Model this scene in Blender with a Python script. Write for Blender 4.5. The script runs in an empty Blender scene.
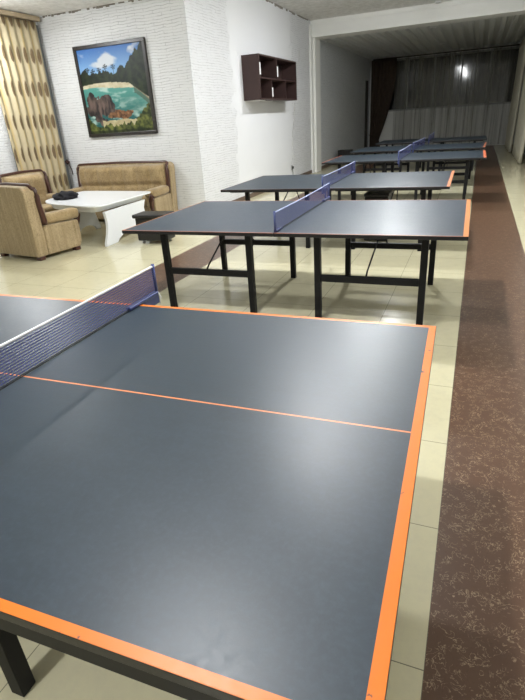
import bpy, bmesh, math, random
from mathutils import Vector, Matrix, noise
PI = math.pi
random.seed(7)
S = bpy.context.scene
COL = S.collection

# ------------------------------------------------------------------ helpers
def link(o):
    COL.objects.link(o); return o

def obj(name, bm, m, parent=None, smooth=False, bevel=0.0, seg=2):
    bmesh.ops.recalc_face_normals(bm, faces=bm.faces[:])
    me = bpy.data.meshes.new(name); bm.to_mesh(me); bm.free()
    for x in (m if isinstance(m, (list, tuple)) else [m]): me.materials.append(x)
    if smooth: me.polygons.foreach_set('use_smooth', [True] * len(me.polygons))
    o = link(bpy.data.objects.new(name, me))
    if parent: o.parent = parent
    if bevel:
        b = o.modifiers.new('bevel', 'BEVEL'); b.width = bevel; b.segments = seg; b.limit_method = 'ANGLE'; b.angle_limit = 0.6
    return o

def thing(name, label, cat, loc=(0, 0, 0), rz=0.0, group=None):
    o = link(bpy.data.objects.new(name, None)); o.empty_display_size = .1
    o.location = loc; o.rotation_euler = (0, 0, rz)
    return tag(o, label, cat, group)

def tag(o, label, cat, group=None):
    o['label'] = label; o['category'] = cat
    if group: o['group'] = group
    return o

def struct(name, bm, m, **k):
    o = obj(name, bm, m, **k); o['kind'] = 'structure'; return o

def box(bm, x0, x1, y0, y1, z0, z1):
    vs = [bm.verts.new((x, y, z)) for z in (z0, z1) for y in (y0, y1) for x in (x0, x1)]
    for f in ((0, 2, 3, 1), (4, 5, 7, 6), (0, 1, 5, 4), (2, 6, 7, 3), (0, 4, 6, 2), (1, 3, 7, 5)):
        bm.faces.new([vs[i] for i in f])
    return vs

def B(*a):
    bm = bmesh.new()
    for t in (a if isinstance(a[0], (tuple, list)) else [a]): box(bm, *t)
    return bm

def rbox(x0, x1, y0, y1, z0, z1, r, seg=4, bm=None):
    """box with rounded edges"""
    t = bmesh.new(); box(t, x0, x1, y0, y1, z0, z1)
    bmesh.ops.bevel(t, geom=t.edges[:], offset=r, segments=seg, affect='EDGES', profile=.5)
    if bm is None: return t
    me = bpy.data.meshes.new('t'); t.to_mesh(me); t.free(); bm.from_mesh(me); bpy.data.meshes.remove(me); return bm

def tube(bm, pts, r, n=10, cap=True, sq=1.0):
    """round bar through a list of points; r a number or list"""
    pts = [Vector(p) for p in pts]; rings = []
    up = Vector((0, 0, 1))
    for i, p in enumerate(pts):
        d = (pts[min(i + 1, len(pts) - 1)] - pts[max(i - 1, 0)]).normalized()
        a = d.cross(up)
        if a.length < 1e-3: a = d.cross(Vector((1, 0, 0)))
        a.normalize(); b = d.cross(a).normalized()
        rr = r[i] if isinstance(r, (list, tuple)) else r
        rings.append([bm.verts.new(p + a * math.cos(2 * PI * k / n) * rr + b * math.sin(2 * PI * k / n) * rr * sq) for k in range(n)])
    for i in range(len(rings) - 1):
        for k in range(n):
            bm.faces.new((rings[i][k], rings[i][(k + 1) % n], rings[i + 1][(k + 1) % n], rings[i + 1][k]))
    if cap:
        bm.faces.new(rings[0][::-1]); bm.faces.new(rings[-1])
    return bm

def prism(bm, poly, h, axis='x', off=0.0):
    """extrude a 2D outline by h from off; axis x: (y,z) outline, y: (x,z) outline, z: (x,y) outline"""
    def P(a, b, t):
        return {'x': (t, a, b), 'y': (a, t, b), 'z': (a, b, t)}[axis]
    A = [bm.verts.new(P(a, b, off)) for a, b in poly]; C = [bm.verts.new(P(a, b, off + h)) for a, b in poly]
    n = len(poly)
    bm.faces.new(A); bm.faces.new(C[::-1])
    for i in range(n): bm.faces.new((A[i], A[(i + 1) % n], C[(i + 1) % n], C[i]))
    return bm

def disc(bm, c, r, z0, z1, n=24):
    lo = [bm.verts.new((c[0] + r * math.cos(2 * PI * k / n), c[1] + r * math.sin(2 * PI * k / n), z0)) for k in range(n)]
    hi = [bm.verts.new((v.co.x, v.co.y, z1)) for v in lo]
    bm.faces.new(lo[::-1]); bm.faces.new(hi)
    for k in range(n): bm.faces.new((lo[k], lo[(k + 1) % n], hi[(k + 1) % n], hi[k]))
    return bm

# ------------------------------------------------------------------ materials
class MT:
    def __init__(s, name, rough=.5, spec=.5, metal=0.0, col=(.8, .8, .8)):
        s.m = bpy.data.materials.new(name); s.m.use_nodes = True
        s.t = s.m.node_tree; s.n = s.t.nodes; s.b = s.n['Principled BSDF']; s.out = s.n['Material Output']
        s.b.inputs['Roughness'].default_value = rough
        s.b.inputs['Specular IOR Level'].default_value = spec
        s.b.inputs['Metallic'].default_value = metal
        s.b.inputs['Base Color'].default_value = (*col, 1)
    def node(s, t, **k):
        n = s.n.new(t)
        for a, v in k.items(): setattr(n, a, v)
        return n
    def set(s, sock, v):
        if isinstance(v, bpy.types.NodeSocket): s.t.links.new(v, sock)
        elif isinstance(v, tuple) and len(v) == 3 and sock.type == 'RGBA': sock.default_value = (*v, 1)
        else: sock.default_value = v
    def math(s, op, a, b=0.0, c=0.0, clamp=False):
        n = s.node('ShaderNodeMath', operation=op, use_clamp=clamp)
        for i, v in enumerate((a, b, c)): s.set(n.inputs[i], v)
        return n.outputs[0]
    def coord(s, which='Object'):
        return s.node('ShaderNodeTexCoord').outputs[which]
    def xyz(s, which='Object'):
        n = s.node('ShaderNodeSeparateXYZ'); s.t.links.new(s.coord(which), n.inputs[0]); return n.outputs
    def scaled(s, v, sc):
        n = s.node('ShaderNodeMapping'); s.t.links.new(v, n.inputs[0]); n.inputs['Scale'].default_value = sc; return n.outputs[0]
    def noise(s, scale, detail=4, rough=.6, vec=None, dist=0.0):
        n = s.node('ShaderNodeTexNoise'); n.inputs['Scale'].default_value = scale; n.inputs['Detail'].default_value = detail
        n.inputs['Roughness'].default_value = rough; n.inputs['Distortion'].default_value = dist
        s.t.links.new(vec if vec else s.coord(), n.inputs['Vector']); return n.outputs[0]
    def ramp(s, f, *stops):
        n = s.node('ShaderNodeValToRGB'); e = n.color_ramp.elements
        while len(e) < len(stops): e.new(.5)
        for i, (p, c) in enumerate(stops):
            e[i].position = p; e[i].color = (*c, 1) if isinstance(c, tuple) else (c, c, c, 1)
        s.set(n.inputs[0], f); return n.outputs[0]
    def mix(s, f, a, b):
        n = s.node('ShaderNodeMix', data_type='RGBA')
        s.set(n.inputs[0], f); s.set(n.inputs[6], a); s.set(n.inputs[7], b); return n.outputs[2]
    def base(s, c): s.set(s.b.inputs['Base Color'], c); return s
    def rough(s, v): s.set(s.b.inputs['Roughness'], v); return s
    def bump(s, h, strength=.3, dist=.01):
        n = s.node('ShaderNodeBump'); n.inputs['Strength'].default_value = strength; n.inputs['Distance'].default_value = dist
        s.set(n.inputs['Height'], h); s.t.links.new(n.outputs[0], s.b.inputs['Normal']); return s
    def alpha(s, f):  # f = 1 opaque
        tr = s.node('ShaderNodeBsdfTransparent'); mx = s.node('ShaderNodeMixShader')
        s.set(mx.inputs[0], f); s.t.links.new(tr.outputs[0], mx.inputs[1]); s.t.links.new(s.b.outputs[0], mx.inputs[2])
        s.t.links.new(mx.outputs[0], s.out.inputs[0]); return s

def plain(name, col, rough=.5, spec=.5, metal=0.0, var=.12, scale=14, bump=0.0):
    s = MT(name, rough, spec, metal)
    f = s.noise(scale, 5)
    s.base(s.mix(f, tuple(c * (1 - var) for c in col), tuple(min(1, c * (1 + var)) for c in col)))
    if bump: s.bump(s.noise(scale * 9, 4), bump, .004)
    return s.m

def table_mat(name, end=.034, side=.022, centre=.0035, c_end=(.85, .27, .04), c_side=(.85, .30, .06), c_mid=(.62, .20, .07),
              base=(.022, .034, .047), rough=.37, end2=None):
    """dark slate top with painted border lines, drawn from the table's own coordinates (x 0..-2.74, y -.7625...7625)"""
    s = MT(name, rough, .40)
    X, Y, Z = s.xyz()
    mE = s.math('MAXIMUM', s.math('LESS_THAN', s.math('ABSOLUTE', X), end), s.math('LESS_THAN', s.math('ABSOLUTE', s.math('ADD', X, 2.74)), end if end2 is None else end2))
    ey = s.math('SUBTRACT', .7625, s.math('ABSOLUTE', Y))
    mS = s.math('LESS_THAN', ey, side)
    mC = s.math('LESS_THAN', s.math('ABSOLUTE', Y), centre)
    f1 = s.noise(9, 6, .7); f2 = s.noise(70, 5, .75)
    c = s.mix(f1, tuple(k * .70 for k in base), tuple(k * 1.3 for k in base))
    grain = s.noise(3, 5, .6, s.scaled(s.coord(), (.8, 14, 1)))
    c = s.mix(s.math('MULTIPLY', grain, .4), c, tuple(k * .6 for k in base))
    c = s.mix(s.ramp(f2, (.45, 0.0), (.75, .35)), c, tuple(k * 1.8 for k in base))
    chip = s.ramp(s.noise(22, 6, .7), (.66, 0.0), (.69, .9))        # worn paint
    keep = s.math('SUBTRACT', 1.0, chip)
    top = s.math('GREATER_THAN', Z, .7595)
    c = s.mix(s.math('MULTIPLY', mC, top), c, c_mid)
    c = s.mix(s.math('MULTIPLY', s.math('MULTIPLY', mS, keep), top), c, c_side)
    c = s.mix(s.math('MULTIPLY', s.math('MULTIPLY', mE, keep), top), c, c_end)
    c = s.mix(top, (.010, .009, .010), c)
    s.base(c)
    s.rough(s.math('ADD', s.math('ADD', s.math('MULTIPLY', f2, .20), s.math('MULTIPLY', f1, .07)), rough - .12))
    s.bump(f2, .10, .002)
    return s.m

def brick_wall(name, col, plain_zone=None, strength=.75):
    s = MT(name, .75, .25)
    X, Y, Z = s.xyz()
    cb = s.node('ShaderNodeCombineXYZ')
    s.t.links.new(s.math('ADD', X, Y), cb.inputs[0]); s.t.links.new(Z, cb.inputs[1])
    wob = s.noise(3.0, 3)
    v = s.node('ShaderNodeVectorMath', operation='ADD'); s.t.links.new(cb.outputs[0], v.inputs[0])
    w2 = s.node('ShaderNodeCombineXYZ'); s.t.links.new(s.math('MULTIPLY', wob, .07), w2.inputs[1]); s.t.links.new(w2.outputs[0], v.inputs[1])
    br = s.node('ShaderNodeTexBrick'); s.t.links.new(v.outputs[0], br.inputs['Vector'])
    br.inputs['Scale'].default_value = 1; br.inputs['Brick Width'].default_value = .34; br.inputs['Row Height'].default_value = .042
    br.inputs['Mortar Size'].default_value = .0035; br.inputs['Mortar Smooth'].default_value = .6
    br.inputs['Color1'].default_value = (.35, .35, .35, 1); br.inputs['Color2'].default_value = (1, 1, 1, 1); br.inputs['Mortar'].default_value = (0, 0, 0, 1)
    broken = s.ramp(s.noise(5, 4, .7, s.scaled(s.coord(), (1, 1, 4))), (.40, 0.0), (.58, 1.0))
    m = s.math('MULTIPLY', br.outputs['Fac'], broken)
    h = s.math('ADD', br.outputs['Color'], s.math('MULTIPLY', s.noise(40, 4, .7), .8))
    if plain_zone:
        y0, y1 = plain_zone
        wy = s.math('ADD', Y, s.math('MULTIPLY', s.noise(4, 4, .7), 1.2))
        z = s.math('MULTIPLY', s.math('GREATER_THAN', wy, y0 + .6), s.math('LESS_THAN', wy, y1 + .6))
        inv = s.math('SUBTRACT', 1.0, z)
        m = s.math('MULTIPLY', m, inv); h = s.math('MULTIPLY', h, s.math('ADD', s.math('MULTIPLY', inv, .95), .05))
    c = s.mix(s.noise(1.5, 3), tuple(k * .96 for k in col), col)
    s.base(s.mix(s.math('MULTIPLY', m, .6), c, tuple(k * .30 for k in col)))
    s.bump(h, strength, .022)
    return s.m

def fabric(name, c1, c2, stripes=True):
    s = MT(name, .9, .15)
    v = s.scaled(s.coord(), (26, 26, 1.6)) if stripes else s.scaled(s.coord(), (5, 5, 5))
    f = s.noise(1.0, 4, .65, v)
    c = s.mix(s.ramp(f, (.35, 0.0), (.65, 1.0)), c1, c2)
    c = s.mix(s.ramp(s.noise(60, 4, .7), (.46, 0.0), (.66, .7)), c, tuple(k * .55 for k in c1))
    s.base(c); s.bump(s.noise(220, 3), .35, .003); s.b.inputs['Sheen Weight'].default_value = .25
    return s.m

M = {}
def mats():
    M['black_metal'] = plain('black_painted_steel', (.007, .007, .008), .5, .2)
    M['net_post'] = plain('blue_net_post', (.035, .05, .16), .4, .5)
    M['tape'] = plain('white_net_tape', (.72, .72, .74), .8, .2)
    M['tape_blue'] = plain('pale_blue_net_tape', (.38, .42, .62), .8, .2)
    M['string'] = plain('white_cord', (.75, .75, .72), .8, .2)
    # net: a fine woven grid of blue strings, open between them
    s = MT('blue_net', .7, .2, col=(.05, .06, .22))
    X, Y, Z = s.xyz()
    h = s.math('LESS_THAN', s.math('FRACT', s.math('DIVIDE', Z, .0108)), .46)
    w = s.math('LESS_THAN', s.math('FRACT', s.math('DIVIDE', Y, .0130)), .18)
    s.base(s.mix(s.noise(3, 3), (.075, .085, .26), (.14, .15, .40)))
    s.alpha(s.math('MAXIMUM', h, w)); M['net'] = s.m
    # walls
    M['wall_alcove'] = brick_wall('white_split_stone', (.80, .81, .82))
    M['wall_side'] = brick_wall('white_brick_plaster', (.78, .79, .81), (8.0, 11.6))
    M['wall_far'] = brick_wall('grey_white_brick', (.72, .74, .76), None, .5)
    M['paint'] = plain('white_wall_paint', (.80, .80, .77), .6, .3, var=.04, scale=2)
    M['plaster'] = plain('painted_plaster', (.86, .86, .83), .7, .3, var=.05, scale=3, bump=.1)
    s = MT('mottled_ceiling_plaster', .9, .1)
    f = s.noise(7, 6, .75)
    s.base(s.mix(s.ramp(f, (.40, 0.0), (.62, 1.0)), (.87, .86, .84), (.70, .69, .66))); s.bump(f, .6, .02); M['ceiling'] = s.m
    M['ribbed'] = plain('ribbed_ceiling_panel', (.76, .78, .77), .5, .3, var=.05)
    # floor: polished beige tiles with two brown stone-look strips laid along the hall
    s = MT('polished_floor_tiles', .16, .5)
    X, Y, Z = s.xyz()
    seam = lambda a, off: s.math('LESS_THAN', s.math('ABSOLUTE', s.math('SUBTRACT', s.math('FRACT', s.math('DIVIDE', s.math('ADD', a, 60 + off), .6)), .5)), .0030)
    g = s.math('MAXIMUM', seam(X, .30), seam(Y, -.14))
    tile = s.mix(s.noise(1.2, 5, .6), (.57, .525, .345), (.67, .63, .44))
    tile = s.mix(s.math('MULTIPLY', s.ramp(s.noise(14, 6, .7), (.45, 0.0), (.7, .5)), .5), tile, (.45, .42, .33))
    tile = s.mix(s.math('MULTIPLY', g, .8), tile, (.10, .095, .08))
    band = s.math('MAXIMUM', s.math('MULTIPLY', s.math('GREATER_THAN', X, 0.0), s.math('LESS_THAN', X, .602)),
                  s.math('MULTIPLY', s.math('GREATER_THAN', X, -3.50), s.math('LESS_THAN', X, -2.88)))
    br = s.mix(s.noise(6, 6, .7), (.078, .035, .019), (.120, .062, .035))
    n2 = s.noise(30, 3, .5, None, 1.5)
    vein = s.math('LESS_THAN', s.math('ABSOLUTE', s.math('SUBTRACT', n2, .5)), .016)
    vm = s.math('MULTIPLY', vein, s.ramp(s.noise(19, 4, .6), (.45, 0.0), (.53, 1.0)))
    br = s.mix(s.math('MULTIPLY', vm, .75), br, (.38, .28, .18))
    br = s.mix(s.ramp(s.noise(120, 3), (.60, 0.0), (.75, .5)), br, (.03, .016, .010))
    s.base(s.mix(band, tile, br))
    s.rough(s.math('ADD', s.math('MULTIPLY', band, .16), .15)); M['floor'] = s.m
    M['brown_skirt'] = plain('brown_skirting_tile', (.13, .085, .06), .35, .5)
    M['dark_glass'] = MT('dark_window_glass', .07, .7, col=(.006, .007, .008)).m
    M['grey_frame'] = plain('grey_window_frame', (.15, .165, .17), .45, .4)
    M['dark_frame'] = plain('dark_door_frame', (.03, .025, .022), .5, .4)
    # furniture
    M['velour'] = fabric('tan_striped_velour', (.31, .23, .12), (.44, .34, .205))
    M['velour_soft'] = fabric('tan_velour_cushion', (.27, .19, .09), (.40, .295, .155), False)
    M['velour_pale'] = fabric('pale_tan_velour', (.47, .345, .20), (.58, .44, .27))
    M['wood'] = plain('dark_red_brown_wood', (.060, .022, .014), .28, .5, var=.3, scale=20)
    M['white_lac'] = plain('white_lacquer', (.80, .82, .84), .22, .5, var=.02)
    M['shelf_dark'] = plain('dark_brown_laminate', (.045, .024, .022), .45, .4, var=.2)
    M['white_edge'] = plain('white_plastic_edge', (.85, .85, .85), .4, .4, var=.03)
    M['black_vinyl'] = plain('black_vinyl', (.010, .010, .011), .35, .5, bump=.15)
    M['black_cloth'] = plain('black_cloth', (.014, .014, .017), .8, .2, bump=.3)
    M['chrome'] = plain('grey_caster_metal', (.35, .35, .36), .3, .5, .8)
    M['black_frame'] = plain('black_picture_frame', (.016, .012, .010), .35, .5)
    M['dry'] = plain('dark_dried_flower', (.045, .02, .016), .7, .2)
    M['lamp_case'] = plain('white_lamp_casing', (.8, .8, .8), .4, .4, var=.02)
    s = MT('lamp_diffuser', .4); s.b.inputs['Emission Color'].default_value = (1, .97, .9, 1); s.b.inputs['Emission Strength'].default_value = 30; M['glow'] = s.m
    M['dull_glass'] = plain('unlit_lamp_glass', (.55, .55, .53), .3, .5, var=.05)
    # gold patterned curtain (uv: metres along the cloth, metres up)
    s = MT('gold_leaf_curtain', .75, .2)
    U = s.node('ShaderNodeUVMap'); sp = s.node('ShaderNodeSeparateXYZ'); s.t.links.new(U.outputs[0], sp.inputs[0]); u, v = sp.outputs[0], sp.outputs[1]
    cell = lambda a, p, o: s.math('ABSOLUTE', s.math('SUBTRACT', s.math('FRACT', s.math('ADD', s.math('DIVIDE', a, p), o)), .5))
    du = s.math('DIVIDE', cell(u, .264, .30), .20); dv = s.math('DIVIDE', cell(v, .52, .25), .27)
    d = s.math('ADD', s.math('MULTIPLY', du, du), s.math('MULTIPLY', dv, dv))
    d = s.math('ADD', d, s.math('MULTIPLY', s.math('SUBTRACT', s.noise(14, 4, .7), .5), .9))
    leaf = s.ramp(d, (.55, 1.0), (.95, 0.0))
    st = s.ramp(cell(u, .40, .0), (.04, 1.0), (.11, 0.0))
    c = s.mix(s.noise(5, 4), (.42, .35, .215), (.52, .45, .31))
    c = s.mix(s.math('MULTIPLY', st, .35), c, (.52, .33, .05))
    c = s.mix(s.math('MULTIPLY', leaf, .92), c, (.11, .07, .035))
    s.base(c); M['gold_curtain'] = s.m
    s = MT('brown_drape', .85, .15); s.base(s.mix(s.noise(6, 4), (.05, .036, .028), (.085, .062, .046))); M['drape'] = s.m
    s = MT('sheer_voile', .9, .1)
    pl_ = s.noise(1.0, 5, .75, s.scaled(s.coord(), (7.5, 1, .12)))
    s.base(s.mix(s.noise(3, 4), (.30, .29, .25), (.38, .37, .32)))
    s.alpha(s.math('ADD', .10, s.math('MULTIPLY', s.ramp(pl_, (.36, 0.0), (.68, 1.0)), .62))); M['sheer'] = s.m
    s = MT('cream_voile', .9, .1)
    s.base(s.mix(s.noise(3, 4), (.60, .57, .44), (.72, .69, .56))); s.alpha(.85); M['cream'] = s.m
mats()

# ------------------------------------------------------------------ the setting
XW, YW, XL, XR, YF, YR = -4.5, 6.46, -7.5, 1.42, 22.0, -6.0     # side wall, alcove wall, left wall, right wall, far wall, rear wall
ZC, ZA, ZF = 3.84, 3.42, 3.50                                   # hall, alcove and far-room ceilings
struct('floor', B(XL - .2, XR + .2, YR - .2, YF + .2, -.1, 0), M['floor'])
struct('wall_left', B((XL - .2, XL, YR, 5.2, 0, ZA), (XL - .2, XL, 5.2, YW + .2, 0, .32), (XL - .2, XL, 5.2, YW + .2, 3.30, ZA)), M['wall_alcove'])
struct('wall_alcove', B(XL, XW - .02, YW, YW + .2, 0, ZA), M['wall_alcove'])
struct('wall_side', B(XW - .2, XW, YW + .001, 13.3, 0, ZC), M['wall_side'])
struct('wall_far_side', B(XW - .2, XW, 13.3, YF, 0, ZC), M['wall_far'])
struct('wall_right', B(XR, XR + .2, YR, YF, 0, ZC), M['paint'])
struct('wall_far', B((XL, XR, YF, YF + .2, 0, 1.5), (XL, XR, YF, YF + .2, 3.42, ZC), (XL, -4.0, YF, YF + .2, 1.5, 3.42), (1.2, XR, YF, YF + .2, 1.5, 3.42)), M['paint'])
struct('wall_rear', B(XL, XR, YR - .2, YR, 0, ZC), M['paint'])
struct('ceiling', B((XW, XR, YR, 13.9, ZC, ZC + .15)), M['ceiling'])
struct('ceiling_alcove', B((XL, XW, YR, YW, ZA, ZC + .15)), M['ceiling'])
bm = bmesh.new()                                               # ribbed panels, ribs run along the hall
n = 0; x = XW
prof = []
while x < XR - .28:
    prof += [(x, ZF), (x + .10, ZF), (x + .13, ZF + .06), (x + .25, ZF + .06)]; x += .28
prof.append((XR, ZF))
prism(bm, prof + [(XR, ZF + .12), (XW, ZF + .12)], YF - 13.9, 'y', 13.9)
struct('ceiling_far', bm, M['ribbed'])
# beam and pier between the hall and the far room
bm = B((XW, XR, 13.36, 13.9, 3.50, ZC), (XW, XR, 13.30, 13.9, 3.45, 3.53), (XW, XR, 13.33, 13.9, 3.74, ZC))
struct('trim_1', bm, M['plaster'])
struct('trim_2', B((XW, XW + .11, 13.38, 13.88, 0, 3.45), (XW, XW + .05, 13.2, 13.38, 0, 3.74)), M['plaster'])
# ragged dark joint where walls meet ceilings
def ragged(bm, p0, p1, n, w, ax):
    random.seed(3)
    for i in range(n):
        if random.random() < .35: continue
        a = i / n; b = (i + random.uniform(.5, 1.1)) / n
        A = Vector(p0).lerp(Vector(p1), a); Bq = Vector(p0).lerp(Vector(p1), min(b, 1))
        t = random.uniform(.4, 1) * w
        if ax == 'y': box(bm, A.x, Bq.x, A.y - .012, A.y - .001, A.z - t, A.z - .001)
        else: box(bm, A.x + .001, A.x + .012, A.y, Bq.y, A.z - t, A.z - .001)
bm = bmesh.new(); ragged(bm, (XL + .1, YW, ZA), (XW - .05, YW, ZA), 44, .035, 'y')
struct('trim_3', bm, plain('grey_joint', (.22, .20, .17), .9, .1))
bm = bmesh.new(); ragged(bm, (XW, YW + .1, ZC), (XW, 13.1, ZC), 60, .05, 'x')
struct('trim_4', bm, plain('grey_joint_hall', (.30, .28, .25), .9, .1))
struct('baseboard_side', B(XW + .001, XW + .016, YW + .02, 13.19, 0, .09), M['brown_skirt'])
struct('baseboard_far', B(XW + .001, XW + .016, 13.9, YF - .02, 0, .09), M['brown_skirt'])
struct('baseboard_alcove', B(XL + .02, XW - .03, YW - .016, YW - .001, 0, .09), M['brown_skirt'])
# window behind the gold curtain
w = struct('window_1', B(XL - .12, XL - .10, 5.2, YW - .02, .32, 3.30), M['dark_glass'])
bm = B((XL - .14, XL + .015, 6.37, YW - .012, .32, 3.30), (XL - .14, XL + .015, 5.2, 5.28, .32, 3.30), (XL - .14, XL + .01, 5.28, 6.37, 3.22, 3.30),
       (XL - .14, XL + .03, 5.28, 6.37, .32, .38), (XL - .14, XL - .02, 5.62, 5.68, .38, 3.22))
obj('window_frame', bm, M['grey_frame'], w)
# far window band behind the sheer curtain
w = struct('window_2', B(-4.0, 1.2, YF + .05, YF + .07, 1.5, 3.42), M['dark_glass'])
bm = B((-4.0, 1.2, YF, YF + .1, 1.5, 1.56), (-4.0, 1.2, YF, YF + .1, 3.36, 3.42))
for k in range(6): box(bm, -4.0 + k * 1.028, -3.94 + k * 1.028, YF, YF + .1, 1.56, 3.36)
obj('window_frame', bm, plain('pale_window_frame', (.36, .37, .36), .5), w)
# dark upright at the far left
struct('trim_5', B((XW, XW + .06, 21.25, 21.33, 0, 2.7), (XW, XW + .03, 21.05, 21.25, 0, 2.7)), M['dark_frame'])

# ------------------------------------------------------------------ table tennis tables
U0, U1, V = 0.0, -2.74, .7625
def ping_table(pose, label, top_mat, th=.028, inset=.09, low=.712):
    x, y, a = pose
    t = thing('table_tennis_table', label, 'table tennis table', (x, y, 0), a, 'table tennis tables in a row down the hall')
    for (a0, a1, legs) in ((-1.368, 0.0, (-.28, -1.08)), (-2.74, -1.372, (-1.66, -2.46))):
        obj('tabletop', B(a0, a1, -V, V, .76 - th, .76), top_mat, t, bevel=.002)
        q, r, zt = inset, .03, .7595 - th
        bm = B((a0 + q, a1 - q, -V + q, -V + q + r, low, zt), (a0 + q, a1 - q, V - q - r, V - q, low, zt),
               (a0 + q, a0 + q + r, -V + q + r, V - q - r, low, zt), (a1 - q - r, a1 - q, -V + q + r, V - q - r, low, zt),
               (min(legs) - .02, max(legs) + .02, -.02, .02, low, zt))
        obj('frame', bm, M['black_metal'], t, bevel=.002)
        for sv in (-1, 1):
            v = sv * .56
            for u in legs:
                obj('leg', B((u - .025, u + .025, v - .025, v + .025, 0, zt)), M['black_metal'], t, bevel=.003)
            obj('crossbar', B(min(legs) + .025, max(legs) - .025, v - .018, v + .018, .340, .392), M['black_metal'], t, bevel=.003)
            um = sum(legs) / 2
            bm = tube(bmesh.new(), [(um - .02, v, .38), (um - .02, v - sv * .06, .42), (um + .03, v - sv * .47, .70)], .007, 8)
            obj('brace', bm, M['black_metal'], t, smooth=True)
    return t

def ping_net(pose, label, v0=-.915, v1=.915, u=-1.37, tape='tape', sag=.006):
    x, y, a = pose
    loc = Vector((x, y, 0)) + Vector((u * math.cos(a), u * math.sin(a), .762))
    t = thing('table_tennis_net', label, 'net', loc, a, 'nets clamped across the table tennis tables')
    n = 24; H = .150
    bm = bmesh.new()
    prev = None
    for i in range(n + 1):
        v = v0 + (v1 - v0) * i / n; s = math.sin(PI * i / n)
        cur = (bm.verts.new((0, v, .004)), bm.verts.new((0, v, H - .012 - s * sag)))
        if prev: bm.faces.new((prev[0], cur[0], cur[1], prev[1]))
        prev = cur
    obj('mesh', bm, M['net'], t)
    bm = bmesh.new()
    tube(bm, [(0, v0 + (v1 - v0) * i / n, H - .005 - math.sin(PI * i / n) * sag) for i in range(n + 1)], .0055, 8)
    o = obj('top_tape', bm, M[tape], t, smooth=True)
    bm = tube(bmesh.new(), [(0, v0 + .01, .004), (0, v1 - .01, .004)], .0028, 6)
    obj('bottom_cord', bm, plain('dark_cord', (.02, .025, .05)) if 'dc' not in M else M['dc'], t)
    for s, ve in ((-1, v0), (1, v1)):
        bm = tube(bmesh.new(), [(0, ve, -.004 if abs(ve) > V else .0), (0, ve, H + .006)], .0085, 10)
        p = obj('post', bm, M['net_post'], t, smooth=True)
        inner = s * (V - .10) if abs(ve) > V else ve - s * .13
        # clamp: arm over the table edge, jaw and screw beneath it
        lo, hi = sorted((ve, inner))
        bm = rbox(-.014, .014, lo, hi, .001, .016, .004, 2)
        if abs(ve) > V + .03:
            j0, j1 = sorted((s * (V + .006), ve))
            rbox(-.012, .012, j0, j1, -.045, .001, .004, 2, bm)
            tube(bm, [(0, s * (V + .03), -.105), (0, s * (V + .03), -.045)], .008, 8)
        obj('clamp', bm, M['net_post'], t)
    if tape == 'tape':
        bm = tube(bmesh.new(), [(.012, v1 - .005, .012), (.018, v1 + .004, -.015), (.014, v1 - .004, -.05)], .003, 6)
        obj('tie_string', bm, M['string'], t, smooth=True)
    return t
M['dc'] = plain('dark_net_cord', (.02, .025, .05))
D = math.radians
poses = [(-.0731, -.6308, D(1.35)), (-.0122, 2.4825, D(.495)), (-.2511, 4.8853, D(.669)), (.1414, 8.2375, D(.283)), (.1523, 10.498, D(-2.0)), (.19, 13.35, D(0.6))]
OR, PK = (.85, .27, .04), (.62, .22, .10)
top_mats = [table_mat('slate_top_orange_border', end=.027, c_end=(.64, .155, .008), c_side=(.64, .155, .009)),
            table_mat('slate_top_faded_orange', .034, .013, .0020, (.62, .22, .07), (.42, .17, .10), (.06, .085, .11), (.036, .049, .068), end2=.012),
            table_mat('slate_top_thin_border', .034, .004, .0010, (.60, .20, .08), (.28, .14, .10), (.06, .06, .06), end2=.004),
            table_mat('slate_top_red_ends', .045, .002, .0005, (.60, .15, .07), (.05, .05, .06), (.034, .046, .064), end2=.02),
            table_mat('slate_top_worn', .035, .002, .0005, (.45, .15, .08), (.05, .05, .06), (.034, .046, .064), end2=.002),
            table_mat('slate_top_plain', .004, .002, .0005, (.06, .06, .06), (.05, .05, .06), (.034, .046, .064))]
labels = ['slate table tennis table with bright orange border, nearest the viewer',
          'slate table tennis table with faded orange edge, second from the front',
          'slate table tennis table third from the front, a black box stored underneath',
          'slate table tennis table with red-orange ends, fourth from the front',
          'dark table tennis table in dim far room, just behind the one with red-orange ends',
          'dark table tennis table farthest from the viewer, just before the sheer curtain']
nlabels = ['blue net with white top tape on the nearest orange-bordered table',
           'blue net across the second table from the front, its near post above the front edge',
           'small blue net on the third table from the front, left of the black stored box',
           'small blue net on the fourth table, the one with red-orange ends',
           'tiny blue net on the fifth table in the dim far room',
           'farthest tiny dark blue net, on the last table before the sheer curtain']
netx = [dict(), dict(v0=-.74, v1=.90, u=-1.357, tape='tape_blue'), dict(tape='tape_blue'), dict(tape='tape_blue'), dict(tape='tape_blue'), dict(tape='tape_blue')]
for i in range(6):
    ping_table(poses[i], labels[i], top_mats[i], *((.024, .004, .692) if i == 0 else ()))
    ping_net(poses[i], nlabels[i], **netx[i])

# ------------------------------------------------------------------ sofa and armchairs (local: faces +y, x across)
def outline(W, z0, zt, n=10):
    """half-round shouldered contour of a back, from lower left over the top to lower right"""
    h = W / 2
    pts = [(-h, z0), (-h - .005, z0 + .12), (-h - .03, zt - .24), (-h - .035, zt - .15)]
    for k in range(1, n + 1):
        a = PI - k / n * PI / 2
        pts.append((-h - .035 + .09 + .09 * math.cos(a), zt - .09 - .012 + .09 * math.sin(a)))
    pts.append((-h * .45, zt - .006)); pts.append((0, zt))
    return pts + [(-x, z) for x, z in pts[-2::-1]]

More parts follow.
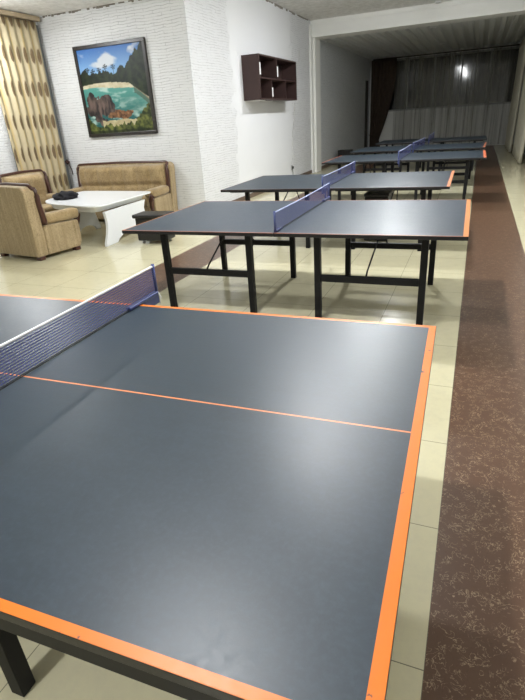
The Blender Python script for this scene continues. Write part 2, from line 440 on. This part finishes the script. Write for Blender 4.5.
def upholstered(name, label, cat, loc, rz, W, D_, seats, group, zt=1.0, ins=.0):
    t = thing(name, label, cat, loc, rz, group)
    r0, f0 = -D_ / 2, D_ / 2
    h = W / 2; aw = .19
    obj('base', rbox(-h + aw, h - aw, r0 + .10, f0 - .03, .05, .29, .015, 2), M['velour'], t, smooth=False)
    # back: contour extruded, leaning backwards
    ol = outline(W, .05, zt)
    bm = bmesh.new(); prism(bm, ol, .17, 'y', r0)
    bm.faces.ensure_lookup_table()
    for v in bm.verts: v.co.y -= max(0, v.co.z - .4) * .03
    obj('backrest', bm, M['velour'], t, bevel=.02, seg=3)
    # padded inner back with soft vertical tufts
    ni, nj = 22 * seats, 16
    bm = bmesh.new(); g = []
    bw = W - .10
    for i in range(ni + 1):
        row = []
        for j in range(nj + 1):
            a, b = i / ni, j / nj
            x = (a - .5) * bw; z = .36 + b * (zt - .40)
            edge = min(1, min(a, 1 - a) * bw / .10) ** .5 * min(1, min(b, 1 - b) / .12) ** .5
            tuft = abs(math.sin(a * PI * (2.5 if seats == 1 else 2.2 * seats))) ** .5
            groove = 1 - .55 * math.exp(-((b - .42) / .05) ** 2)
            y = r0 + .165 + edge * (.03 + .09 * (.68 + .32 * tuft) * groove) - max(0, z - .4) * .03
            sx = 1 if z < zt - .2 else 1 - .04 * (z - zt + .2) / .2
            row.append(bm.verts.new((x * sx, y, z)))
        g.append(row)
    for i in range(ni):
        for j in range(nj): bm.faces.new((g[i][j], g[i + 1][j], g[i + 1][j + 1], g[i][j + 1]))
    o = obj('back_cushion', bm, M['velour_soft'], t, smooth=True)
    so = o.modifiers.new('thick', 'SOLIDIFY'); so.thickness = .02; so.offset = 0
    # carved wood edge along the back contour
    ti = ol[1:-1]
    while ti[0][1] < .5: ti = ti[1:]
    while ti[-1][1] < .5: ti = ti[:-1]
    ti = [(ti[0][0], .50)] + ti + [(ti[-1][0], .50)]
    ti = [(ti[0][0] * .985, .46)] + ti + [(ti[-1][0] * .985, .46)]
    def tp(x, z, fw): return (x, r0 + fw - max(0, z - .4) * .03, z)
    mid = [tp(x - math.copysign(min(abs(x), ins), x) if z < zt - .06 else x * (1 - ins * .5), z + (.006 if z > zt - .2 else 0), .145 + (.035 if z < zt - .06 else 0) + (.02 if z < .6 else 0)) for x, z in ti]
    rad = [.038 if z < zt - .12 else .026 for x, z in ti]
    bm = bmesh.new(); tube(bm, mid, rad, 10)
    obj('wood_trim', bm, M['wood'], t, smooth=True)
    for k in range(seats):
        w = (W - 2 * aw) / seats; x0 = -h + aw + k * w
        obj('seat_cushion', rbox(x0 + .004, x0 + w - .004, r0 + .24, f0 + .01, .292, .43, .05, 4), M['velour_soft'], t, smooth=True)
    prof = [(r0 + .172, .05), (f0 - .05, .05), (f0 - .01, .12), (f0 + .005, .30), (f0 - .01, .42), (r0 + .172, .44)]
    for s in (-1, 1):
        x0 = s * h if s < 0 else h - aw
        bm = bmesh.new(); prism(bm, prof, aw - .006, 'x', x0 + .003)
        a = obj('arm', bm, M['velour'], t, bevel=.02, seg=3)
        xo = .012
        bm = rbox(x0 - (xo if s < 0 else -.004), x0 + aw - .004 + (xo if s > 0 else 0), r0 + .20, f0 + .045, .425, .565, .055, 5)
        for v in bm.verts: v.co.z += .018 * math.sin((v.co.y - r0) * 9)
        obj('arm_pad', bm, M['velour_soft'], t, smooth=True)
        bm = bmesh.new(); cx = x0 + aw / 2 + s * (.075 if seats > 1 else .0)
        tube(bm, [(cx - s * .03, f0 + .015, .12), (cx - s * .045, f0 + .022, .26), (cx - s * .02, f0 + .055, .39), (cx + s * .01, f0 + .06, .48), (cx + s * .03, f0 + .05, .44)],
             [.020, .036, .046, .046, .03], 10)
        obj('arm_trim', bm, M['wood'], t, smooth=True)
        for yy in (r0 + .07, f0 - .10):
            obj('foot', rbox(s * (h - .05) - .045, s * (h - .05) + .045, yy - .045, yy + .045, 0, .055, .012, 2), M['wood'], t)
    return t
G = 'tan velour lounge set with dark wood trim'
CH1 = (-5.68, 3.57, 0)
upholstered('armchair', 'tan striped armchair in front of the white coffee table, its back turned to the viewer', 'armchair', CH1, D(-9), .92, .77, 1, G, zt=.965)
upholstered('armchair', 'tan armchair standing against the gold curtain, mostly hidden by another armchair', 'armchair', (-6.93, 4.93, 0), D(-90), .92, .68, 1, G, zt=.975)
upholstered('sofa', 'long tan tufted sofa with dark wood trim under the beach painting', 'sofa', (-6.09, 6.06, 0), D(180), 2.04, .72, 3, G, zt=.97, ins=.06)

# ------------------------------------------------------------------ white coffee table
t = thing('coffee_table', 'white lacquered coffee table with curved panel legs between sofa and armchairs', 'coffee table', (-5.7, 4.7, 0))
def smooth_poly(pts, k=3):
    for _ in range(k):
        q = []
        for i in range(len(pts)):
            a, b = Vector(pts[i]), Vector(pts[(i + 1) % len(pts)])
            q += [tuple(a.lerp(b, .22)), tuple(a.lerp(b, .78))]
        pts = q
    return pts
top = [(.88, -.60), (.83, -.74), (.66, -.76), (-.30, -.50), (-.66, -.18), (-.74, .30), (-.76, .84), (-.58, .86), (.62, .74), (.82, .68), (.84, .40)]
bm = bmesh.new(); prism(bm, smooth_poly(top, 2), .022, 'z', .562)
obj('tabletop', bm, M['white_lac'], t, bevel=.006)
ap = smooth_poly(top, 2)
bm = bmesh.new(); prism(bm, ap, .085, 'z', .4765)
for v in bm.verts:
    k = .84 if v.co.z < .5 else .90
    v.co.x *= k; v.co.y *= k
obj('apron', bm, M['white_lac'], t, bevel=.01)
# leg panels: concave sides, arched foot; outline in (y,z)
pan = [(-.70, 0), (-.40, 0), (-.34, .045), (-.22, .085), (-.05, .105), (.12, .105), (.30, .085), (.42, .045), (.48, 0), (.66, 0), (.64, .06), (.52, .25), (.50, .36), (.54, .43), (.57, .476),
       (-.60, .476), (-.595, .43), (-.58, .36), (-.58, .28), (-.62, .16), (-.69, .05)]
bm = bmesh.new(); prism(bm, pan, .045, 'x', 0)
for v in bm.verts: v.co.x += .80 - (v.co.y + .7) * .09
obj('leg_panel', bm, M['white_lac'], t, bevel=.004)
pan2 = [(y, z) for y, z in pan]
bm = bmesh.new(); prism(bm, [(y * .6 + .18, z) for y, z in pan], .045, 'x', 0)
for v in bm.verts: v.co.x += -.20 - (v.co.y + .7) * .09
obj('leg_panel', bm, M['white_lac'], t, bevel=.004)
# crumpled black cloth on it
bm = bmesh.new(); bmesh.ops.create_icosphere(bm, subdivisions=4, radius=1)
for v in bm.verts:
    c = v.co; k = 1 + .35 * noise.noise(c * 1.7) + .18 * noise.noise(c * 4)
    v.co = Vector((c.x * .20 * k, c.y * .17 * k, max(0, c.z * .085 * k + .03)))
o = obj('black_cap', bm, M['black_cloth'], None, smooth=True); o.location = (-6.02, 4.66, .5845)
tag(o, 'small crumpled black cloth item lying on the white coffee table', 'cloth')
bm = bmesh.new()

# ------------------------------------------------------------------ black wheeled box
t = thing('wheeled_box', 'black padded box on small casters beside the white coffee table', 'ottoman', (-4.24, 4.38, 0), D(3))
obj('body', rbox(-.235, .235, -.14, .14, .045, .365, .015, 3), M['black_vinyl'], t)
obj('lid', rbox(-.265, .265, -.165, .165, .3655, .42, .018, 3), M['black_vinyl'], t)
for sx in (-1, 1):
    for sy in (-1, 1):
        bm = bmesh.new(); box(bm, sx * .17 - .014, sx * .17 + .014, sy * .09 - .016, sy * .09 + .016,   .03, .0445)
        tube(bm, [(sx * .17 - .012, sy * .09, .024), (sx * .17 + .012, sy * .09, .024)], .024, 14)
        obj('caster', bm, M['chrome'], t)

# ------------------------------------------------------------------ beach painting
PX0, PX1, PZ0, PZ1 = -6.79, -5.30, 1.43, 2.89
t = thing('framed_painting', 'beach and lagoon painting in a black frame hanging on the white stone wall', 'painting', (PX0, YW - .002, PZ0))
PW, PH = PX1 - PX0, PZ1 - PZ0; fw = .055
bm = bmesh.new()
for a in ((0, PW, 0, fw), (0, PW, PH - fw, PH), (0, fw, fw, PH - fw), (PW - fw, PW, fw, PH - fw)): box(bm, a[0], a[1], -.055, 0, a[2], a[3])
obj('frame', bm, M['black_frame'], t, bevel=.006)
def fb(x, y, s, o=0.0, n=4): return sum(noise.noise(Vector((x * s * 2 ** k + o, y * s * 2 ** k, o))) / 2 ** k for k in range(n))
def lerp(a, b, f): f = min(1, max(0, f)); return tuple(p + (q - p) * f for p, q in zip(a, b))
def art(x, y):
    """x right, y up, both 0..1"""
    sky = lerp((.30, .50, .75), (.06, .20, .52), (y - .72) / .28)
    cl = fb(x, y * 1.6, 4, 3.1) + .9 * math.exp(-((x - .42) / .20) ** 2 - ((y - .84) / .09) ** 2) + .45 * math.exp(-((x - .22) / .12) ** 2 - ((y - .80) / .05) ** 2) - .42
    c = lerp(sky, (.66, .70, .74), cl * 2.0)
    tl = .70 + .07 * fb(x, .3, 6, 1.2) + .025 * fb(x, .1, 28, 5) + (.30 * max(0, x - .52) / .48 if x > .52 else 0) + .05 * math.exp(-((x - .08) / .05) ** 2)
    if y < tl:
        g = fb(x, y, 14, 9)
        c = lerp((.008, .018, .010), (.030, .050, .018), .5 + g)
    beach = .585 + .02 * math.sin(x * 5) - (.18 * max(0, x - .72) / .28)
    if y < beach:
        c = lerp((.55, .48, .33), (.72, .66, .50), .5 + fb(x, y, 12, 2))
    wl = .545 + .012 * math.sin(x * 9) - .30 * max(0, x - .42) ** 2 - (.10 * max(0, x - .80) / .2)
    if y < wl:
        f = (wl - y) / .35
        c = lerp((.13, .38, .33), (.02, .15, .15), f)
        s = fb(x * .8, y * 2.2, 6, 7)
        if s > .12: c = lerp(c, (.45, .60, .55), (s - .12) * 2.2)
        if .22 < y < .42 and x > .55: c = lerp(c, (.30, .44, .40), .3 + s)
    if x > .78 and y < wl + .02 - .0 and y > wl - .06: c = lerp(c, (.10, .09, .05), .6)
    # rocks, lower left
    r1 = ((x - .22) / .23) ** 2 + ((y - .31) / .18) ** 2 + .9 * fb(x, y, 7, 4)
    if r1 < 1:
        q = fb(x * 1.5, y * .5, 14, 6); c = lerp((.030, .024, .026), (.20, .145, .125), .45 + q * 1.1)
    r2 = ((x - .52) / .17) ** 2 + ((y - .22) / .055) ** 2 + .9 * fb(x, y, 10, 8)
    if r2 < 1: c = lerp((.10, .045, .02), (.40, .22, .11), .5 + fb(x, y, 18, 3))
    sand = .135 + .03 * fb(x, y, 6, 12)
    if y < sand + .02 and x > .22: c = lerp((.42, .36, .20), (.62, .56, .38), .5 + fb(x, y, 10, 5))
    gr = max(.10 + .07 * fb(x, .5, 8, 15), .30 * max(0, (x - .68) / .32) ** .8 + .05, .19 * max(0, (.24 - x) / .24))
    if y < gr + .03 * fb(x, y, 22, 16):
        c = lerp((.035, .055, .015), (.22, .24, .07), .42 + 1.1 * fb(x, y, 16, 17))
    if y < .035: c = lerp(c, (.02, .03, .015), .7)
    # little palm crowns over the trees
    for px, py in ((.12, .76), (.30, .75), (.40, .78), (.52, .77), (.20, .74)):
        d = math.hypot((x - px) / .035, (y - py) / .03)
        if d < 1 and math.sin(6 * math.atan2(y - py, x - px)) > -.2: c = (.012, .028, .016)
        if abs(x - px) < .004 and .66 < y < py: c = (.02, .02, .015)
    return c
N = 150
bm = bmesh.new(); cl = bm.loops.layers.float_color.new('pigment')
gv = [[bm.verts.new((fw - .004 + (PW - 2 * fw + .008) * i / N, -.03 - .0012 * fb(i / N, j / N, 30), fw - .004 + (PH - 2 * fw + .008) * j / N)) for j in range(N + 1)] for i in range(N + 1)]
cols = [[tuple(k ** 1.18 * .86 for k in art(i / N, j / N)) for j in range(N + 1)] for i in range(N + 1)]
for i in range(N):
    for j in range(N):
        f = bm.faces.new((gv[i][j], gv[i + 1][j], gv[i + 1][j + 1], gv[i][j + 1]))
        for l, (a, b) in zip(f.loops, ((i, j), (i + 1, j), (i + 1, j + 1), (i, j + 1))): l[cl] = (*cols[a][b], 1)
s = MT('oil_paint', .45, .3)
at = s.node('ShaderNodeAttribute', attribute_name='pigment'); s.base(at.outputs['Color']); s.bump(s.noise(60, 4), .3, .003)
obj('canvas', bm, s.m, t, smooth=True)
bm = B(.02, PW - .02, -.026, 0, .02, PH - .02)
obj('backing', bm, M['black_frame'], t)

# ------------------------------------------------------------------ dark wall shelf
SY0, SY1, SZ0, SZ1, SD = 8.53, 10.86, 1.90, 2.70, .37
t = thing('wall_shelf', 'dark brown wall shelf with two rows of open cubbies on the side wall', 'shelf', (XW + .002, SY0, SZ0))
L, Hh, T = SY1 - SY0, SZ1 - SZ0, .03
obj('back_panel', B(0, .008, .0, L, 0, Hh), M['shelf_dark'], t)
obj('top_panel', B(.0085, SD, 0, L, Hh - T, Hh), M['shelf_dark'], t)
obj('bottom_panel', B(.0085, SD, 0, L, 0, T), M['shelf_dark'], t)
p1 = obj('side_panel', B(.0085, SD, 0, T, T + .0005, Hh - T - .0005), M['shelf_dark'], t)
obj('side_panel', B(.0085, SD, L - T, L, T + .0005, Hh - T - .0005), M['shelf_dark'], t)
zm = Hh * .49
obj('middle_shelf', B(.0085, SD - .005, T + .0005, L - T - .0005, zm - T / 2, zm + T / 2), M['shelf_dark'], t)
d1 = obj('divider', B(.0085, SD, L * .43, L * .43 + T, zm + T / 2 + .0005, Hh - T - .0005), M['shelf_dark'], t)
d2 = obj('divider', B(.0085, SD, L * .28, L * .28 + T, T + .0005, zm - T / 2 - .0005), M['shelf_dark'], t)
obj('divider', B(.0085, SD, L * .66, L * .66 + T, T + .0005, zm - T / 2 - .0005), M['shelf_dark'], t)
for par, y0, za, zb in ((p1, .003, zm + .05, zm + .26), (d1, L * .43, zm + .05, zm + .24), (d2, L * .28, .06, .23)):
    obj('edge_strip', B(SD + .0005, SD + .006, y0 + .002, y0 + T + .03, za, zb), M['white_edge'], par)
for y0, y1 in ((.05, .42), (.80, 1.35)):
    obj('bracket', B(.02, .30 if y0 < .5 else .12, y0, y1, -.012, -.0005), M['white_edge'], t)

# cable trunking and socket on the side wall
t = thing('wall_socket', 'small grey socket low on the side wall below the wall shelf', 'socket', (XW + .002, 11.36, .34))
obj('plate', rbox(0, .02, -.06, .06, -.06, .06, .006, 2), plain('grey_socket', (.40, .40, .40)), t)
obj('plug', rbox(.0205, .06, -.025, .025, -.03, .03, .008, 2), M['black_vinyl'], t)
bm = tube(bmesh.new(), [(.03, 0, -.0305), (.03, .01, -.15), (.022, .03, -.325)], .007, 6)
obj('cord', bm, M['black_vinyl'], t, smooth=True)
bm = bmesh.new(); random.seed(11)
pts = [(XW + .012, 11.36 + .9 * (k / 40) ** 1.2 + random.uniform(-.05, .05), .42 + 2.7 * k / 40) for k in range(41)]
tube(bm, pts, .006, 6)
o = obj('cable', bm, plain('off_white_cable', (.62, .62, .60)), None, smooth=True)
tag(o, 'thin pale crooked cable running up the white side wall above the socket', 'cable')

# small dark ornament on the wall beside the sofa
t = thing('dried_flower', 'small dark red-brown dried flower on the wall left of the sofa', 'ornament', (-7.40, YW - .03, .78))
bm = tube(bmesh.new(), [(0, .015, 0), (.01, 0, .10), (-.01, -.02, .20)], .008, 6); obj('stem', bm, M['dry'], t, smooth=True)
bm = bmesh.new(); bmesh.ops.create_icosphere(bm, subdivisions=3, radius=.038)
for v in bm.verts: v.co *= 1 + .5 * noise.noise(v.co * 40); v.co += Vector((-.01, -.045, .24))
obj('flower_head', bm, M['dry'], t, smooth=True)

# ------------------------------------------------------------------ curtains
def cloth(bm, path, nz, depth, pitch, edge=None, uvl=None, n=None):
    """folded sheet. path(a, b) -> base point at a (0..1 along) and b (0..1 up); folds push along the local normal"""
    n = n or 90
    g = []
    for i in range(n + 1):
        row = []
        for j in range(nz + 1):
            a, b = i / n, j / nz
            P, nrm, s = path(a, b)
            f = math.sin(2 * PI * s / pitch + .5 * math.sin(s * 3 + b * 2)) * depth * (.75 + .45 * noise.noise(Vector((s * 2, b * 1.5, 0))))
            row.append((bm.verts.new(P + nrm * f), s * 1.6, P.z))
        g.append(row)
    for i in range(n):
        for j in range(nz):
            q = (g[i][j], g[i + 1][j], g[i + 1][j + 1], g[i][j + 1])
            f = bm.faces.new([k[0] for k in q]); f.smooth = True
            if uvl:
                for l, k in zip(f.loops, q): l[uvl].uv = (k[1], k[2])
    return bm
def thick(o, t=.004):
    m = o.modifiers.new('thick', 'SOLIDIFY'); m.thickness = t; m.offset = 0
t = thing('curtain', 'gold curtain with brown leaf pattern at the left window behind the armchairs', 'curtain', (XL + .10, 5.6, .06))
bm = bmesh.new(); uvl = bm.loops.layers.uv.new('UVMap')
def pgold(a, b):
    y0 = -.46 - .06 * b; y1 = .70 + .03 * b
    y = y0 + (y1 - y0) * a
    return Vector((0, y, 3.26 * b)), Vector((1, 0, 0)), a * 1.3
cloth(bm, pgold, 24, .028, .165, uvl=uvl, n=120)
o = obj('cloth', bm, M['gold_curtain'], t, smooth=True); thick(o)
obj('valance_rail', rbox(-.09, .06, -.75, .78, 3.275, 3.345, .01, 2), plain('pale_wood_rail', (.45, .36, .24)), t)

YC = YF - .16
t = thing('sheer_curtain', 'wide grey-beige sheer curtain across the far window, lamp reflection behind it', 'curtain', (0, YC, .03))
bm = bmesh.new()
def psheer(a, b): return Vector((-3.45 + 4.70 * a, 0, 3.40 * b)), Vector((0, 1, 0)), a * 4.7
cloth(bm, psheer, 12, .04, .19, n=260)
o = obj('cloth', bm, M['sheer'], t, smooth=True)
obj('rail', B(-4.35, 1.30, -.04, .04, 3.41, 3.45), M['dark_frame'], t)
t = thing('tied_drape', 'dark brown drape tied back at the left end of the far window', 'curtain', (-3.9, YC - .14, .03))
bm = bmesh.new()
def pdr(a, b):
    z = 3.40 * b
    k = b if b > .30 else .30 + (.30 - b) * .25
    right = .52 - .62 * max(0, 1 - (b - .12) / .75) ** 1.6 if b > .12 else -.10 + (.12 - b) * .8
    left = -.50
    return Vector((left + (right - left) * a, .04 * math.sin(b * 3), z)), Vector((0, 1, 0)), a * .95
cloth(bm, pdr, 26, .035, .12, n=60)
o = obj('cloth', bm, M['drape'], t, smooth=True); thick(o)
bm = tube(bmesh.new(), [(-.52, -.045, .60), (-.30, -.075, .55), (-.09, -.045, .62)], .016, 8)
obj('tieback', bm, M['drape'], t, smooth=True)
for (y0, y1, nm, lb, x0) in ((17.75, 21.4, 'side_curtain', 'cream curtain at the right wall, the farther one in the corner by the sheer curtain', 1.07),
                         (14.0, 17.5, 'side_curtain', 'cream curtain at the right picture edge, the nearer one along the right wall', 1.15)):
    t = thing(nm, lb, 'curtain', (x0, (y0 + y1) / 2, .03), 0, 'cream curtains along the right wall of the far room')
    bm = bmesh.new()
    def ps(a, b): return Vector((-.05 * (1 - b) ** 2, (a - .5) * (y1 - y0), 3.40 * b)), Vector((1, 0, 0)), a * (y1 - y0)
    cloth(bm, ps, 12, .05, .21, n=150)
    o = obj('cloth', bm, M['cream'], t, smooth=True); thick(o)
    obj('rail', B(-.03, .03, (y0 - y1) / 2, (y1 - y0) / 2, 3.41, 3.45), M['white_edge'], t)

# ------------------------------------------------------------------ boxes standing about
t = thing('storage_box', 'black box on the floor under the third table from the front', 'box', (-1.135, 4.93, 0))
obj('body', rbox(-.15, .15, -.15, .15, 0, .56, .012, 2), M['black_vinyl'], t)
obj('lid', rbox(-.16, .16, -.16, .16, .5605, .60, .012, 2), M['black_vinyl'], t)
t = thing('speaker_box', 'small black box against the grey wall behind the fourth table, past the pier', 'box', (-4.14, 16.0, 0))
obj('body', rbox(-.22, .22, -.18, .18, .03, .43, .015, 2), M['black_vinyl'], t)
for sx in (-1, 1): obj('foot', B(sx * .16 - .03, sx * .16 + .03, -.12, .12, 0, .0295), M['black_metal'], t)

# ------------------------------------------------------------------ ceiling fittings
def spot(x, y, z, label):
    t = thing('recessed_spotlight', label, 'ceiling light', (x, y, z), 0, 'small unlit ceiling fittings')
    bm = disc(bmesh.new(), (0, 0), .085, -.022, -.001); obj('rim', bm, M['lamp_case'], t)
    bm = disc(bmesh.new(), (0, 0), .055, -.032, -.0225); obj('lens', bm, M['dull_glass'], t)
spot(-1.45, 14.59, ZF, 'unlit round fitting on the ribbed ceiling just behind the beam')
spot(-1.47, 18.9, ZF, 'unlit round fitting on the ribbed ceiling, the farther one')
spot(-1.25, 13.15, ZC, 'small round fitting on the hall ceiling just in front of the beam')

def lamp(x, y, z, power, r=.11, globe=.62, area=.40, col=(.965, .985, 1.0), label=''):
    t = thing('ceiling_lamp', label, 'ceiling lamp', (x, y, z), 0, 'round ceiling lamps')
    bm = disc(bmesh.new(), (0, 0), r + .02, -.045, -.001, 32); obj('casing', bm, M['lamp_case'], t)
    bm = bmesh.new(); bmesh.ops.create_uvsphere(bm, u_segments=24, v_segments=12, radius=r)
    for v in bm.verts: v.co.z = v.co.z * .62 - .045 - r * .62 - .001
    g = MT('lamp_globe', .4); g.b.inputs['Emission Color'].default_value = (*col, 1); g.b.inputs['Emission Strength'].default_value = power * 1.0 * (.15 / r) ** 2 * globe
    obj('globe', bm, g.m, t, smooth=True)
    ld = bpy.data.lights.new('lamp_light', 'AREA'); ld.shape = 'DISK'; ld.size = 2 * r; ld.energy = power * area; ld.color = col
    lo = link(bpy.data.objects.new('lamp_light', ld)); lo.location = (x, y, z - .05 - 2 * r * .62)
P = 130
for k, (y, w) in enumerate(((-3.05, 'behind the viewer'), (.05, 'above the nearest table'), (3.15, 'above the second table'), (6.25, 'between the third and fourth tables'), (9.35, 'beside the wall shelf'))):
    lamp(-1.45, y, ZC, P * (.62, .82, 1.08, 1.08, 1.08)[k], label='round lit ceiling lamp over the hall, ' + w)
lamp(-6.95, 4.55, ZA, 80, label='round lit ceiling lamp in the lounge corner over the armchairs')

w = bpy.data.worlds.new('World'); S.world = w; w.use_nodes = True
w.node_tree.nodes['Background'].inputs[0].default_value = (.5, .55, .6, 1); w.node_tree.nodes['Background'].inputs[1].default_value = .02

# ------------------------------------------------------------------ camera (solved from the table corners)
cam = bpy.data.cameras.new('camera'); co = link(bpy.data.objects.new('camera', cam))
cam.sensor_fit = 'VERTICAL'; cam.sensor_height = 36; cam.lens = 494.957 / 700 * 36; cam.clip_start = .02; cam.clip_end = 100
Rz = Matrix.Rotation(D(23.3535), 4, 'Z'); Rx = Matrix.Rotation(D(65.0537), 4, 'X'); Rr = Matrix.Rotation(D(-3.9349), 4, 'Z')
co.matrix_world = Matrix.Translation((-.0159, -1.7862, 1.5407)) @ Rz @ Rx @ Rr
S.camera = co
vs = S.view_settings; vs.view_transform = 'Standard'; vs.look = 'None'; vs.gamma = 1; vs.use_curve_mapping = False; vs.exposure = 0.68
S.cycles.max_bounces = 8; S.cycles.transparent_max_bounces = 16
